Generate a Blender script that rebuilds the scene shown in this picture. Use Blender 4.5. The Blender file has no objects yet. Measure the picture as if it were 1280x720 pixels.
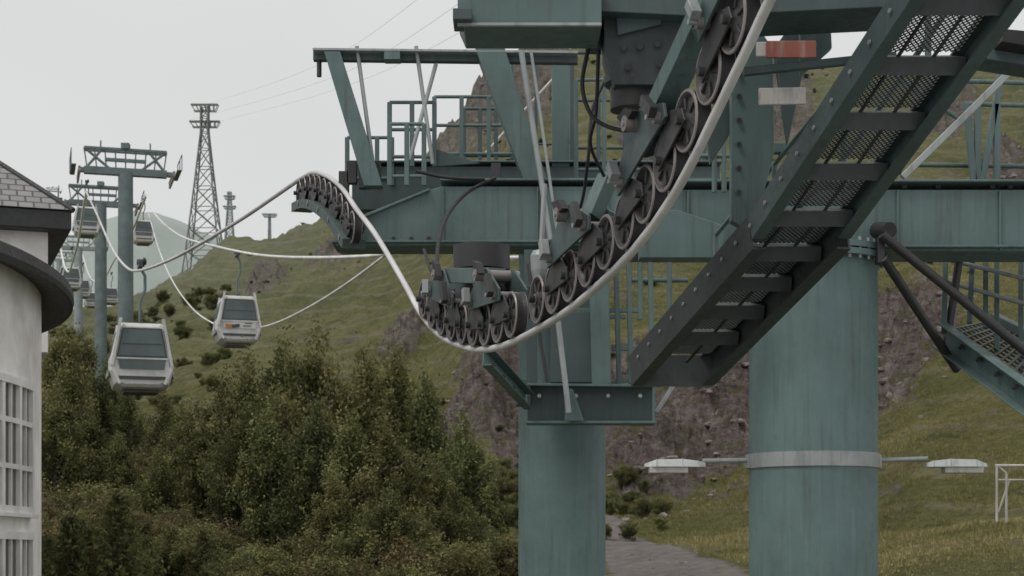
import bpy, math, random
import numpy as np
from mathutils import Vector, Matrix
random.seed(7); rng=np.random.default_rng(7)
S=bpy.context.scene
K=0.3/640; H0=690.0; SL=0.29
def P(u,v,y): return Vector(((u-640)*K*y, y, (H0-v)*K*y))
def yp(u,a): return a/((u-640)*K+SL)
def R(u,v,a): return P(u,v,yp(u,a))
def PL(a,y,z): return Vector((a-SL*y,y,z))
LD=Vector((-SL,1,0)).normalized(); ND=Vector((1,SL,0)).normalized(); UP=Vector((0,0,1))

# ------------------------------------------------------------ materials
def newmat(name):
    m=bpy.data.materials.new(name); m.use_nodes=True
    nt=m.node_tree; b=nt.nodes['Principled BSDF']; return m,nt,b
def N(nt,t,**kw):
    n=nt.nodes.new(t)
    for k,v in kw.items(): setattr(n,k,v)
    return n
def ramp(nt,src,stops):
    r=N(nt,'ShaderNodeValToRGB')
    el=r.color_ramp.elements
    while len(el)<len(stops): el.new(0.5)
    for e,(p,c) in zip(el,stops):
        e.position=p; e.color=(c[0],c[1],c[2],1) if not isinstance(c,(int,float)) else (c,c,c,1)
    nt.links.new(src,r.inputs[0]); return r.outputs[0]
def noise(nt,scale,detail=5,rough=.6,vec=None,dist=0):
    n=N(nt,'ShaderNodeTexNoise'); n.inputs['Scale'].default_value=scale; n.inputs['Detail'].default_value=detail
    n.inputs['Roughness'].default_value=rough; n.inputs['Distortion'].default_value=dist
    if vec is not None: nt.links.new(vec,n.inputs['Vector'])
    return n.outputs['Fac']
def mix(nt,f,a,b,mode='MIX'):
    n=N(nt,'ShaderNodeMix',data_type='RGBA',blend_type=mode)
    for s,val in ((0,f),(6,a),(7,b)):
        if isinstance(val,(int,float)): n.inputs[s].default_value=val
        elif isinstance(val,tuple): n.inputs[s].default_value=(*val,1)
        else: nt.links.new(val,n.inputs[s])
    return n.outputs[2]
def mul(nt,a,k):
    n=N(nt,'ShaderNodeMath',operation='MULTIPLY'); nt.links.new(a,n.inputs[0]); n.inputs[1].default_value=k; return n.outputs[0]
def pos(nt,sc=(1,1,1)):
    g=N(nt,'ShaderNodeNewGeometry'); m=N(nt,'ShaderNodeMapping'); m.inputs['Scale'].default_value=sc
    nt.links.new(g.outputs['Position'],m.inputs['Vector']); return m.outputs[0]
def bump(nt,b,h,st,dist=.02):
    n=N(nt,'ShaderNodeBump'); n.inputs['Strength'].default_value=st; n.inputs['Distance'].default_value=dist
    nt.links.new(h,n.inputs['Height']); nt.links.new(n.outputs[0],b.inputs['Normal'])
def paint(name,c,rough=.45,grime=.5,streak=True,rust=.0,metal=0.0,dirt=(.05,.05,.045)):
    m,nt,b=newmat(name)
    p=pos(nt); ps=pos(nt,(6,6,.45))
    n1=noise(nt,1.3,6,.6,p); n2=noise(nt,2.2,6,.65,ps); n3=noise(nt,14,4,.6,p)
    lo=tuple(x*.78 for x in c); hi=tuple(min(1,x*1.2) for x in c)
    col=ramp(nt,n1,[(.3,lo),(.7,hi)])
    if streak:
        s=ramp(nt,n2,[(.52,0.0),(.72,1.0)])
        col=mix(nt,mul(nt,s,grime),col,dirt)
        s2=ramp(nt,noise(nt,3.1,5,.6,pos(nt,(4,4,.3))),[(.56,0.0),(.74,1.0)])
        col=mix(nt,mul(nt,s2,.22),col,tuple(min(1,x*1.5+.05) for x in c))
    if rust>0:
        s=ramp(nt,n3,[(.66,0.0),(.72,1.0)])
        col=mix(nt,mul(nt,s,rust),col,(.16,.075,.04))
        s4=ramp(nt,noise(nt,5,6,.75,pos(nt,(3,3,.7))),[(.64,0.0),(.74,1.0)])
        col=mix(nt,mul(nt,s4,rust*.8),col,(.13,.085,.055))
    nt.links.new(col,b.inputs['Base Color'])
    b.inputs['Metallic'].default_value=metal
    r=ramp(nt,n3,[(.3,rough-.1),(.7,rough+.15)]); nt.links.new(r,b.inputs['Roughness'])
    bump(nt,b,n3,.12,.01)
    return m
M={}
M['steel']=paint('painted_steel',(.094,.147,.143),.5,.6,True,.6)
M['steel2']=paint('painted_steel_dark',(.058,.088,.087),.5,.6,True,.6)
M['column']=paint('column_paint',(.118,.186,.182),.6,.38,True,.28)
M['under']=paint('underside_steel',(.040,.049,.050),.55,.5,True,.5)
M['galv']=paint('galvanised',(.32,.345,.345),.5,.45,True,.2,.3)
M['black']=paint('black_rubber',(.018,.018,.02),.6,.2,False)
M['iron']=paint('greasy_iron',(.048,.048,.05),.45,.5,True,.4,.3)
M['rim']=paint('sheave_rim',(.25,.225,.22),.45,.6,True,.35,.3)
M['web']=paint('sheave_web',(.06,.052,.053),.5,.5,True,.4)
M['rope']=paint('wire_rope',(.60,.60,.60),.45,.25,False,0,.35)
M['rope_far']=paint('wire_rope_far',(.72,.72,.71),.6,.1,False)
M['red']=paint('red_plate',(.27,.085,.06),.5,.8,True,.6,dirt=(.36,.31,.29))
M['whitep']=paint('white_plate',(.50,.47,.45),.55,.5,True,.7)
M['lamp']=paint('lamp_housing',(.50,.52,.51),.5,.5,True,.0)
M['far']=paint('far_steel',(.13,.17,.17),.7,.2,False)  # base colour lightened to stand in for distance haze
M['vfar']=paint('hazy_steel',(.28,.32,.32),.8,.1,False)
M['cabw']=paint('cabin_shell',(.56,.56,.545),.35,.3,True,0,.0,(.3,.3,.28))
M['cabd']=paint('cabin_trim',(.05,.055,.055),.4,.2,False)
M['orange']=paint('cabin_mark',(.45,.2,.08),.5,.2,False)
M['wall']=paint('rendered_wall',(.88,.82,.80),.85,.12,True,0,0,(.45,.41,.39))
M['frame']=paint('window_frame',(.82,.80,.79),.5,.12,False)
M['roof_edge']=paint('roof_edge',(.035,.036,.038),.6,.2,False)
def glass(name,c,r=.08):
    m,nt,b=newmat(name); n=noise(nt,1.1,3,.5,pos(nt))
    nt.links.new(ramp(nt,n,[(.3,tuple(x*.7 for x in c)),(.7,tuple(x*1.4 for x in c))]),b.inputs['Base Color'])
    b.inputs['Roughness'].default_value=r; b.inputs['Specular IOR Level'].default_value=.8
    return m
M['glass']=glass('cabin_glass',(.05,.075,.08)); M['wglass']=glass('window_glass',(.06,.058,.05))
def rooftile():
    m,nt,b=newmat('roof_tiles'); p=pos(nt)
    br=N(nt,'ShaderNodeTexBrick'); br.inputs['Scale'].default_value=1
    br.inputs['Brick Width'].default_value=.30; br.inputs['Row Height'].default_value=.22
    br.inputs['Mortar Size'].default_value=.022
    br.inputs['Color1'].default_value=(.24,.24,.245,1); br.inputs['Color2'].default_value=(.33,.325,.325,1); br.inputs['Mortar'].default_value=(.07,.07,.07,1)
    uv=N(nt,'ShaderNodeUVMap'); nt.links.new(uv.outputs[0],br.inputs['Vector'])
    nt.links.new(mix(nt,mul(nt,noise(nt,2,5,.6,p),.5),br.outputs[0],(.15,.15,.15)),b.inputs['Base Color']); b.inputs['Roughness'].default_value=.8
    bump(nt,b,br.outputs['Fac'],-.5,.02); return m
M['tile']=rooftile()
def leafmat(name,c1,c2,c3):
    m,nt,b=newmat(name); a=N(nt,'ShaderNodeAttribute'); a.attribute_name='tint'
    col=ramp(nt,a.outputs['Fac'],[(0,c1),(.5,c2),(1,c3)])
    oi=N(nt,'ShaderNodeObjectInfo')
    hs=N(nt,'ShaderNodeHueSaturation'); 
    mr=N(nt,'ShaderNodeMapRange'); nt.links.new(oi.outputs['Random'],mr.inputs[0]); mr.inputs[3].default_value=.75; mr.inputs[4].default_value=1.35
    nt.links.new(mr.outputs[0],hs.inputs['Value'])
    wn=N(nt,'ShaderNodeTexWhiteNoise',noise_dimensions='1D'); nt.links.new(oi.outputs['Random'],wn.inputs['W'])
    mh=N(nt,'ShaderNodeMapRange'); nt.links.new(wn.outputs[0],mh.inputs[0]); mh.inputs[3].default_value=.475; mh.inputs[4].default_value=.52
    nt.links.new(mh.outputs[0],hs.inputs['Hue'])
    nt.links.new(col,hs.inputs['Color'])
    nt.links.new(hs.outputs[0],b.inputs['Base Color']); b.inputs['Roughness'].default_value=.7
    b.inputs['Specular IOR Level'].default_value=.25
    tr=N(nt,'ShaderNodeBsdfTranslucent'); nt.links.new(hs.outputs[0],tr.inputs['Color'])
    ms=N(nt,'ShaderNodeMixShader'); ms.inputs[0].default_value=.3
    nt.links.new(b.outputs[0],ms.inputs[1]); nt.links.new(tr.outputs[0],ms.inputs[2])
    nt.links.new(ms.outputs[0],nt.nodes['Material Output'].inputs['Surface']); return m
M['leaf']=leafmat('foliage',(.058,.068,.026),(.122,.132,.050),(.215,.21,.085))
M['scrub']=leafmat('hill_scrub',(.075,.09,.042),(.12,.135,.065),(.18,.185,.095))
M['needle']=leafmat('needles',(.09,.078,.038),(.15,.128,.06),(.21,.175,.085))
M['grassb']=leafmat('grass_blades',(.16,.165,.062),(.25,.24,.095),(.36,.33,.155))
M['bark']=paint('bark',(.17,.15,.125),.9,.4,True)
def rockmat():
    m,nt,b=newmat('rock'); p=pos(nt)
    n=noise(nt,.8,8,.7,p); 
    nt.links.new(ramp(nt,n,[(.3,(.08,.068,.063)),(.5,(.21,.175,.165)),(.7,(.33,.29,.275))]),b.inputs['Base Color']); b.inputs['Roughness'].default_value=.9
    bump(nt,b,n,.8,.3); return m
M['rock']=rockmat()
def terrainmat():
    m,nt,b=newmat('hillside'); p=pos(nt)
    big=noise(nt,.035,5,.6,p); mid=noise(nt,.22,8,.72,p,.4); fine=noise(nt,2.2,6,.75,p); vf=noise(nt,9,4,.75,p)
    g=ramp(nt,mid,[(.30,(.10,.112,.042)),(.45,(.235,.232,.088)),(.58,(.33,.31,.13)),(.75,(.42,.37,.205))])
    g=mix(nt,ramp(nt,big,[(.42,0.0),(.62,.55)]),g,(.165,.20,.078))
    wv=N(nt,'ShaderNodeTexWave',wave_type='BANDS',bands_direction='Z'); wv.inputs['Scale'].default_value=.16; wv.inputs['Distortion'].default_value=7; wv.inputs['Detail'].default_value=4; wv.inputs['Detail Scale'].default_value=.35
    nt.links.new(p,wv.inputs['Vector'])
    g=mix(nt,ramp(nt,wv.outputs['Fac'],[(.0,.6),(.18,0.0)]),g,(.42,.37,.25))
    pt=noise(nt,.6,8,.8,p,.8)
    g=mix(nt,ramp(nt,pt,[(.36,.75),(.46,0.0)]),g,(.075,.088,.038))
    g=mix(nt,ramp(nt,fine,[(.33,.6),(.58,0.0)]),g,(.075,.085,.034))
    g=mix(nt,ramp(nt,vf,[(.45,0.0),(.75,.4)]),g,(.40,.37,.20))
    ra=N(nt,'ShaderNodeAttribute'); ra.attribute_name='rock'
    pa=N(nt,'ShaderNodeAttribute'); pa.attribute_name='path'
    pr=pos(nt,(1,.6,1.2))
    rn=noise(nt,.45,14,.85,pr,1.2); rn2=noise(nt,1.5,12,.82,pos(nt,(1,.6,2.2)),.9)
    rc=ramp(nt,rn,[(.34,(.07,.058,.055)),(.45,(.20,.162,.152)),(.54,(.33,.275,.26)),(.66,(.52,.46,.44))])
    rc=mix(nt,ramp(nt,rn2,[(.38,.9),(.47,0.0)]),rc,(.04,.034,.032))
    rc=mix(nt,ramp(nt,rn2,[(.55,0.0),(.64,.6)]),rc,(.56,.50,.48))
    rc=mix(nt,ramp(nt,noise(nt,.9,8,.75,p),[(.52,0.0),(.60,.8)]),rc,(.17,.175,.07))
    add=N(nt,'ShaderNodeMath',operation='ADD'); nt.links.new(ra.outputs['Fac'],add.inputs[0])
    n2=noise(nt,.16,12,.78,p,.5); sub=N(nt,'ShaderNodeMath',operation='MULTIPLY_ADD'); nt.links.new(n2,sub.inputs[0]); sub.inputs[1].default_value=3.6; sub.inputs[2].default_value=-1.68
    nt.links.new(sub.outputs[0],add.inputs[1])
    rf=ramp(nt,add.outputs[0],[(.40,0.0),(.52,1.0)])
    c=mix(nt,rf,g,rc)
    dirt=ramp(nt,noise(nt,1.5,8,.75,p),[(.3,(.30,.26,.24)),(.7,(.52,.48,.46))])
    pf=N(nt,'ShaderNodeMath',operation='MULTIPLY_ADD'); nt.links.new(fine,pf.inputs[0]); pf.inputs[1].default_value=.8; nt.links.new(pa.outputs['Fac'],pf.inputs[2])
    c=mix(nt,ramp(nt,pf.outputs[0],[(.78,0.0),(.95,1.0)]),c,dirt)
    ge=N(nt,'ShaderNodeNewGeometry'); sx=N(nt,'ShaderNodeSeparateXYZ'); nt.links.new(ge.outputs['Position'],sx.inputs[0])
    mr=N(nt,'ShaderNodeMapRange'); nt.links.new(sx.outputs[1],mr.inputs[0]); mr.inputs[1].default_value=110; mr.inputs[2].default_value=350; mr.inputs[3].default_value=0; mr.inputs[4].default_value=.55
    c=mix(nt,mr.outputs[0],c,(.30,.33,.27))  # distance haze painted into the base colour, stronger with world Y
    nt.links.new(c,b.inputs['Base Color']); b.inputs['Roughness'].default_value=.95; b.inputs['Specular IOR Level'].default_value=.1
    h=N(nt,'ShaderNodeMath',operation='ADD'); nt.links.new(fine,h.inputs[0]); nt.links.new(rn,h.inputs[1])
    bump(nt,b,h.outputs[0],1.0,.9); return m
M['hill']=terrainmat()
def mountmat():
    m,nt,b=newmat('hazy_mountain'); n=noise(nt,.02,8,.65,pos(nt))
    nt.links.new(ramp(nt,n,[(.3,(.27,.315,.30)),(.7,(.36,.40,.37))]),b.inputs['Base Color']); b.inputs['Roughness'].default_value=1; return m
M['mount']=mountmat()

# ------------------------------------------------------------ mesh builder
class MB:
    def __init__(s): s.v=[];s.f=[];s.m=[];s.s=[];s.mats=[]
    def mi(s,n):
        if n not in s.mats: s.mats.append(n)
        return s.mats.index(n)
    def add(s,vs,fs,mat,smooth=False):
        o=len(s.v); s.v+= [tuple(x) for x in vs]; i=s.mi(mat)
        for f in fs: s.f.append([o+j for j in f]); s.m.append(i); s.s.append(smooth)
    def box(s,p1,p2,w,h,mat,up=UP):
        p1=Vector(p1);p2=Vector(p2);d=(p2-p1).normalized(); up=Vector(up)
        if abs(d.dot(up))>.99: up=Vector((0,1,0))
        a=d.cross(up).normalized()*w/2; b=a.normalized().cross(d)*h/2
        vs=[p+x*a+y*b for p in(p1,p2) for x,y in((-1,-1),(1,-1),(1,1),(-1,1))]
        s.add(vs,[(0,1,2,3),(7,6,5,4),(0,4,5,1),(1,5,6,2),(2,6,7,3),(3,7,4,0)],mat)
    def chan(s,p1,p2,w,h,mat,side=1,t=.014,up=UP):
        p1=Vector(p1);p2=Vector(p2);d=(p2-p1).normalized()
        a=d.cross(Vector(up)).normalized(); b=a.cross(d)
        s.box(p1,p2,t,h,mat,up)
        for q in(-1,1):
            o=b*(q*(h/2-t/2))+a*(side*(w/2+t/2)); s.box(p1+o,p2+o,w,t,mat,up)
    def tube(s,p1,p2,r,mat,n=10,r2=None): s.ptube([p1,p2],[r,r if r2 is None else r2],mat,n)
    def ptube(s,pts,r,mat,n=8):
        pts=[Vector(p) for p in pts]; L=len(pts)
        if isinstance(r,(int,float)): r=[r]*L
        vs=[];prev=None
        for i,p in enumerate(pts):
            t=(pts[min(i+1,L-1)]-pts[max(i-1,0)]).normalized()
            if prev is None:
                a=t.cross(UP); 
                if a.length<.05: a=t.cross(Vector((0,1,0)))
            else: a=prev-t*prev.dot(t)
            a.normalize(); prev=a; b=t.cross(a)
            for j in range(n):
                an=2*math.pi*j/n; vs.append(p+(a*math.cos(an)+b*math.sin(an))*r[i])
        fs=[(i*n+j,i*n+(j+1)%n,(i+1)*n+(j+1)%n,(i+1)*n+j) for i in range(L-1) for j in range(n)]
        s.add(vs,fs,mat,True)
        s.add(vs[:n],[tuple(range(n))[::-1]],mat); s.add(vs[-n:],[tuple(range(n))],mat)
    def prism(s,pts,vec,mat):
        n=len(pts); vec=Vector(vec); vs=[Vector(p) for p in pts]+[Vector(p)+vec for p in pts]
        s.add(vs,[tuple(range(n)),tuple(range(n,2*n))[::-1]]+[(i,i+n,(i+1)%n+n,(i+1)%n) for i in range(n)],mat)
    def uvp(s,uv,y,dy,mat): s.prism([P(a,b,y) for a,b in uv],(0,dy,0),mat)
    def rev(s,c,ax,prof,mats,n=28,smooth=True):
        c=Vector(c);ax=Vector(ax).normalized(); a=ax.cross(UP)
        if a.length<.05: a=Vector((1,0,0))
        a.normalize(); b=ax.cross(a)
        for i in range(len(prof)-1):
            vs=[]
            for (r,h) in prof[i:i+2]:
                for j in range(n):
                    an=2*math.pi*j/n; vs.append(c+ax*h+(a*math.cos(an)+b*math.sin(an))*r)
            s.add(vs,[(j,(j+1)%n,n+(j+1)%n,n+j) for j in range(n)],mats[i] if isinstance(mats,list) else mats,smooth)
    def obj(s,name,parent=None,bevel=0):
        me=bpy.data.meshes.new(name); me.from_pydata(s.v,[],s.f)
        for k in s.mats: me.materials.append(M[k])
        me.polygons.foreach_set('material_index',s.m); me.polygons.foreach_set('use_smooth',s.s); me.update()
        o=bpy.data.objects.new(name,me); S.collection.objects.link(o)
        if parent: o.parent=parent
        if bevel:
            b=o.modifiers.new('b','BEVEL'); b.width=bevel; b.segments=1; b.limit_method='ANGLE'; b.angle_limit=math.radians(50)
        return o
def empty(name):
    o=bpy.data.objects.new(name,None); S.collection.objects.link(o); return o
def cr(pts,n=8):
    pts=[Vector(p) for p in pts]; q=[pts[0]*2-pts[1]]+pts+[pts[-1]*2-pts[-2]]; out=[]
    for i in range(1,len(q)-2):
        for j in range(n):
            t=j/n; a,b,c,d=q[i-1:i+3]
            out.append(.5*((2*b)+(c-a)*t+(2*a-5*b+4*c-d)*t*t+(3*b-a-3*c+d)*t**3))
    out.append(pts[-1]); return out

# ------------------------------------------------------------ terrain
def vnoise(x,y,seed=0):
    xi=np.floor(x).astype(np.int64); yi=np.floor(y).astype(np.int64); xf=x-xi; yf=y-yi
    def h(a,b):
        n=(a*374761393+b*668265263+seed*974634777)&0x7fffffff
        n=((n^(n>>13))*1274126177)&0x7fffffff
        return ((n^(n>>16))&0xffff)/65535.0
    u=xf*xf*(3-2*xf); v=yf*yf*(3-2*yf)
    return (h(xi,yi)*(1-u)+h(xi+1,yi)*u)*(1-v)+(h(xi,yi+1)*(1-u)+h(xi+1,yi+1)*u)*v
def fbm(x,y,oct=5,seed=0,g=.5):
    s=0;a=1;t=0
    for o in range(oct): s=s+a*(vnoise(x*2**o,y*2**o,seed+o)-.5); t+=a; a*=g
    return s/t*2
def ridged(x,y,oct=5,seed=0,g=.55):
    s=0;a=1;t=0
    for o in range(oct): s=s+a*(1-np.abs(vnoise(x*2**o,y*2**o,seed+o)*2-1)*2); t+=a; a*=g
    return s/t
Z=lambda v,y:(H0-v)*K*y
cols={-1500:[(25,-3.5),(45,-2.5),(75,Z(660,75)),(110,Z(570,110)),(180,Z(480,180)),(280,Z(410,280))],
 60:[(25,-3.5),(45,Z(735,45)),(70,Z(650,70)),(110,Z(540,110)),(180,Z(450,180)),(270,Z(402,270))],
 150:[(25,-3.5),(45,Z(735,45)),(70,Z(650,70)),(110,Z(540,110)),(180,Z(440,180)),(290,Z(388,290))],
 230:[(25,-3.5),(45,Z(735,45)),(70,Z(660,70)),(110,Z(540,110)),(180,Z(420,180)),(300,Z(348,300))],
 300:[(25,-3.5),(45,Z(740,45)),(70,Z(675,70)),(105,Z(555,105)),(170,Z(415,170)),(300,Z(312,300))],
 370:[(25,-3.5),(45,Z(750,45)),(70,Z(690,70)),(105,Z(570,105)),(160,Z(420,160)),(280,Z(284,280))],
 480:[(25,-3.5),(45,Z(760,45)),(75,Z(700,75)),(105,Z(580,105)),(155,Z(405,155)),(250,Z(238,250))],
 540:[(25,-3.5),(45,Z(760,45)),(75,Z(700,75)),(100,Z(590,100)),(140,Z(400,140)),(230,Z(198,230))],
 600:[(25,-3.5),(45,Z(770,45)),(80,Z(690,80)),(98,Z(590,98)),(112,Z(430,112)),(220,Z(128,220))],
 660:[(25,-3.5),(45,Z(770,45)),(80,Z(690,80)),(98,Z(600,98)),(114,Z(430,114)),(220,Z(86,220))],
 760:[(25,-3.5),(45,Z(765,45)),(80,Z(684,80)),(98,Z(635,98)),(114,Z(455,114)),(220,Z(58,220))],
 850:[(25,-3.5),(45,Z(760,45)),(80,Z(678,80)),(97,Z(640,97)),(114,Z(470,114)),(220,Z(60,220))],
 1020:[(25,-3.5),(45,Z(745,45)),(75,Z(670,75)),(97,Z(560,97)),(112,Z(430,112)),(220,Z(70,220))],
 1150:[(25,-3.5),(45,Z(735,45)),(70,Z(650,70)),(92,Z(520,92)),(106,Z(410,106)),(220,Z(75,220))],
 1280:[(25,-3.5),(45,Z(728,45)),(70,Z(630,70)),(92,Z(480,92)),(110,Z(400,110)),(220,Z(75,220))],
 2800:[(25,-3.5),(45,Z(728,45)),(70,Z(630,70)),(92,Z(500,92)),(110,Z(420,110)),(220,Z(100,220))]}
cu=sorted(cols); KY=np.array([[k[0] for k in cols[u]] for u in cu],float); KZ=np.array([[k[1] for k in cols[u]] for u in cu],float)
def ground(x,y):
    x=np.asarray(x,float); y=np.asarray(y,float)
    u=np.clip(640+x/np.maximum(y,.5)/K,-1500,2800)
    ys=[np.interp(u,cu,KY[:,i]) for i in range(6)]; zs=[np.interp(u,cu,KZ[:,i]) for i in range(6)]
    ys=[np.zeros_like(u)]+ys+[ys[-1]*1.25,ys[-1]*2,np.full_like(u,1500),np.full_like(u,6000)]
    zs=[np.full_like(u,-3.5)]+zs+[zs[-1]*.97,zs[-1]*.6,np.full_like(u,-10),np.full_like(u,-60)]
    z=np.full_like(u,-60.0)
    for i in range(len(ys)-1):
        m=(y>=ys[i])&(y<ys[i+1]); t=(y-ys[i])/np.maximum(ys[i+1]-ys[i],1e-6)
        z=np.where(m,zs[i]*(1-t)+zs[i+1]*t,z)
    f=np.clip((y-30)/80,0,1); f2=np.clip((y-110)/90,0,1)
    z=z+f*(fbm(x/34,y/34,4,3)*3.2)+np.clip((y-25)/60,0,1)*fbm(x/7,y/7,4,9)*.8
    z=z+f2*(ridged(x/24+1.3,y/36,6,61,.6)*4.8-1.2)
    rk=rockmask(x,y)
    z=z+rk*(fbm(x/5+3,y/9,5,21,.62)*2.4+ridged(x/3.6,y/6,6,71,.72)*3.2)
    return z
def rockmask(x,y):
    u=640+x/np.maximum(y,.5)/K; m=0
    for (a,yy,ru,ry) in ((600,106,75,12),(690,106,60,12),(850,107,110,13),(930,104,85,11),(1130,103,65,10),(640,205,70,22),(560,215,40,16),(1262,150,34,16),(960,190,60,20),(500,140,30,7),(800,170,40,9),(420,215,36,9),(330,225,25,8),(1180,190,40,10)):
        m=np.maximum(m,np.clip(1.25-np.sqrt(((u-a)/ru)**2+((y-yy)/ry)**2),0,1)*2.0)
    return np.clip(m,0,1)*np.clip(.85+1.2*fbm(x/6,y/6,3,17),0,1)
def pathmask(x,y):
    u=640+x/np.maximum(y,.5)/K
    c=np.interp(y,[45,62,72,80,92],[930,838,812,785,735]); w=np.interp(y,[45,62,72,80,90],[95,66,46,32,16])
    m=np.clip(1.6-np.abs(u-c)/w,0,1)*(y<93)*(y>30)
    return np.clip(m,0,1)
us=np.concatenate([np.linspace(-1500,-50,60),np.linspace(-40,1320,520),np.linspace(1340,2800,60)])
ysr=np.concatenate([np.linspace(.5,30,20),np.linspace(31,130,300),np.linspace(131,330,260),np.geomspace(335,6000,40)])
UU,YY=np.meshgrid(us,ysr); XX=(UU-640)*K*YY; 
ZZ=ground(XX,YY)
def sheet(name,XX,YY,ZZ,mat,attrs={}):
    r,c=XX.shape; co=np.stack([XX,YY,ZZ],-1).reshape(-1,3)
    idx=np.arange(r*c).reshape(r,c); f=np.stack([idx[:-1,:-1],idx[:-1,1:],idx[1:,1:],idx[1:,:-1]],-1).reshape(-1,4)
    me=bpy.data.meshes.new(name); me.vertices.add(len(co)); me.vertices.foreach_set('co',co.ravel())
    me.loops.add(f.size); me.loops.foreach_set('vertex_index',f.ravel().astype(np.int32))
    me.polygons.add(len(f)); me.polygons.foreach_set('loop_start',np.arange(0,f.size,4,dtype=np.int32)); me.polygons.foreach_set('loop_total',np.full(len(f),4,np.int32))
    me.update(); me.validate(); me.polygons.foreach_set('use_smooth',np.ones(len(f),bool))
    for k,a in attrs.items():
        at=me.attributes.new(k,'FLOAT','POINT'); at.data.foreach_set('value',a.ravel().astype(np.float32))
    me.materials.append(M[mat]); o=bpy.data.objects.new(name,me); S.collection.objects.link(o); return o
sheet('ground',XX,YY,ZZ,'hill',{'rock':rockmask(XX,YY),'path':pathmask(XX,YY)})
us=np.linspace(-1200,1200,240); ysr=np.linspace(650,1500,60); UU,YY=np.meshgrid(us,ysr); XX=(UU-640)*K*900*(YY/900)**.3
rv=np.interp(us,[-1200,-300,0,60,110,150,190,230,260,300,340,420,700,1200],[330,310,306,300,292,268,254,268,286,302,312,335,400,420])
rz=(H0-rv)*K*900
ZZ=rz[None,:]*np.exp(-((YY-900)/260)**2)*1.0+fbm(XX/70,YY/70,5,5)*11-6
sheet('mountain',XX,YY,ZZ,'mount')

# ------------------------------------------------------------ foliage
def quadmesh(name,co,tint,mats,extra=None,nv=4):
    me=bpy.data.meshes.new(name); nf=len(co)//nv; nb=0; bv=[];bf=[]
    if extra: bv=extra.v; bf=extra.f
    allco=np.concatenate([co,np.array(bv).reshape(-1,3)]) if bv else co
    me.vertices.add(len(allco)); me.vertices.foreach_set('co',allco.ravel())
    lv=list(np.arange(len(co))); tot=[nv]*nf; mi=[0]*nf
    for f in bf: lv+= [len(co)+i for i in f]; tot.append(len(f)); mi.append(1)
    tot=np.array(tot,np.int32); st=np.concatenate([[0],np.cumsum(tot)[:-1]]).astype(np.int32)
    me.loops.add(len(lv)); me.loops.foreach_set('vertex_index',np.array(lv,np.int32))
    me.polygons.add(len(tot)); me.polygons.foreach_set('loop_start',st); me.polygons.foreach_set('loop_total',tot)
    me.update()
    for k in mats: me.materials.append(M[k])
    me.polygons.foreach_set('material_index',np.array(mi,np.int32))
    at=me.attributes.new('tint','FLOAT','FACE'); t=np.zeros(len(tot),np.float32); t[:nf]=tint; at.data.foreach_set('value',t)
    return me
def leafquads(c,size,upbias=0.0):
    n=len(c); a=rng.normal(size=(n,3)); a[:,2]+=upbias; a/=np.linalg.norm(a,axis=1)[:,None]
    b=np.cross(a,rng.normal(size=(n,3))); b/=np.linalg.norm(b,axis=1)[:,None]
    s=size*rng.uniform(.6,1.4,(n,1)); a=a*s; b=b*s*.5
    return np.stack([c-a,c+b,c+a,c-b],1).reshape(-1,3)
def tree_mesh(name,seed,H,W,nl,per,leaf,base=.1,cl=.42,mat='leaf',cone=.0):
    rd=random.Random(seed); mb=MB(); cs=[];tn=[]
    lean=Vector((rd.uniform(-.06,.06),rd.uniform(-.06,.06),0))
    tp=[Vector((0,0,-.6))+Vector((0,0,0))]+[Vector((rd.uniform(-.12,.12),rd.uniform(-.12,.12),0))*(t*2)+lean*H*t+Vector((0,0,H*t*.93)) for t in(.1,.25,.4,.55,.7,.85,1)]
    mb.ptube(tp,[H*.02*(1.05-i/8) for i in range(8)],'bark',7)
    for i in range(nl):
        t=base+(.97-base)*((i+rd.random())/nl); az=i*2.4+rd.uniform(-.5,.5)
        w=W/2*max(.12,math.sin(math.pi*min(1,(.22+.76*t)))**.8*(1-cone)+cone*(1.05-t))*rd.uniform(.6,1.22)
        o=Vector((math.cos(az),math.sin(az),0)); st=lean*H*t+Vector((0,0,H*t*.88))
        rise=w*rd.uniform(.35,1.15)
        pts=[st, st+o*w*.5+UP*rise*.35, st+o*w+UP*rise]
        mb.ptube(pts,[H*.008,H*.005,H*.002],'bark',5)
        m=max(3,int(w/ (W/2)*7)); lb=rd.uniform(-.22,.22)
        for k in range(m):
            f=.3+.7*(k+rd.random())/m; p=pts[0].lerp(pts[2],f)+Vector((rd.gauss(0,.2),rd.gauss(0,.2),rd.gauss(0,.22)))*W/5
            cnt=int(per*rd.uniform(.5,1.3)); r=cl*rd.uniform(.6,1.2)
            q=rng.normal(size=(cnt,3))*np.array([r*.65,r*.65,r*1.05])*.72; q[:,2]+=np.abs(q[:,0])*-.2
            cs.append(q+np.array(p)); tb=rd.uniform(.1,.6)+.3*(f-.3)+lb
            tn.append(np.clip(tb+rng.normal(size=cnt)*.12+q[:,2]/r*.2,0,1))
    for k in range(5):
        cnt=per; q=rng.normal(size=(cnt,3))*np.array([cl*.5,cl*.5,cl*.85]); cs.append(q+np.array(lean*H+UP*H*(.84+.04*k))+rng.normal(size=3)*.15); tn.append(np.clip(.6+rng.normal(size=cnt)*.15,0,1))
    c=np.concatenate(cs); c[:,2]=np.maximum(c[:,2],.05); t=np.concatenate(tn)
    return quadmesh(name,leafquads(c,leaf),t,[mat,'bark'],mb)
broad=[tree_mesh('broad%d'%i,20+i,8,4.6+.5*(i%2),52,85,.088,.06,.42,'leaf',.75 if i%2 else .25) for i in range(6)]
shrub=[tree_mesh('shrub%d'%i,50+i,2.6,2.6,22,60,.075,.03,.30,('leaf','leaf','needle','scrub','scrub')[i]) for i in range(5)]
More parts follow.
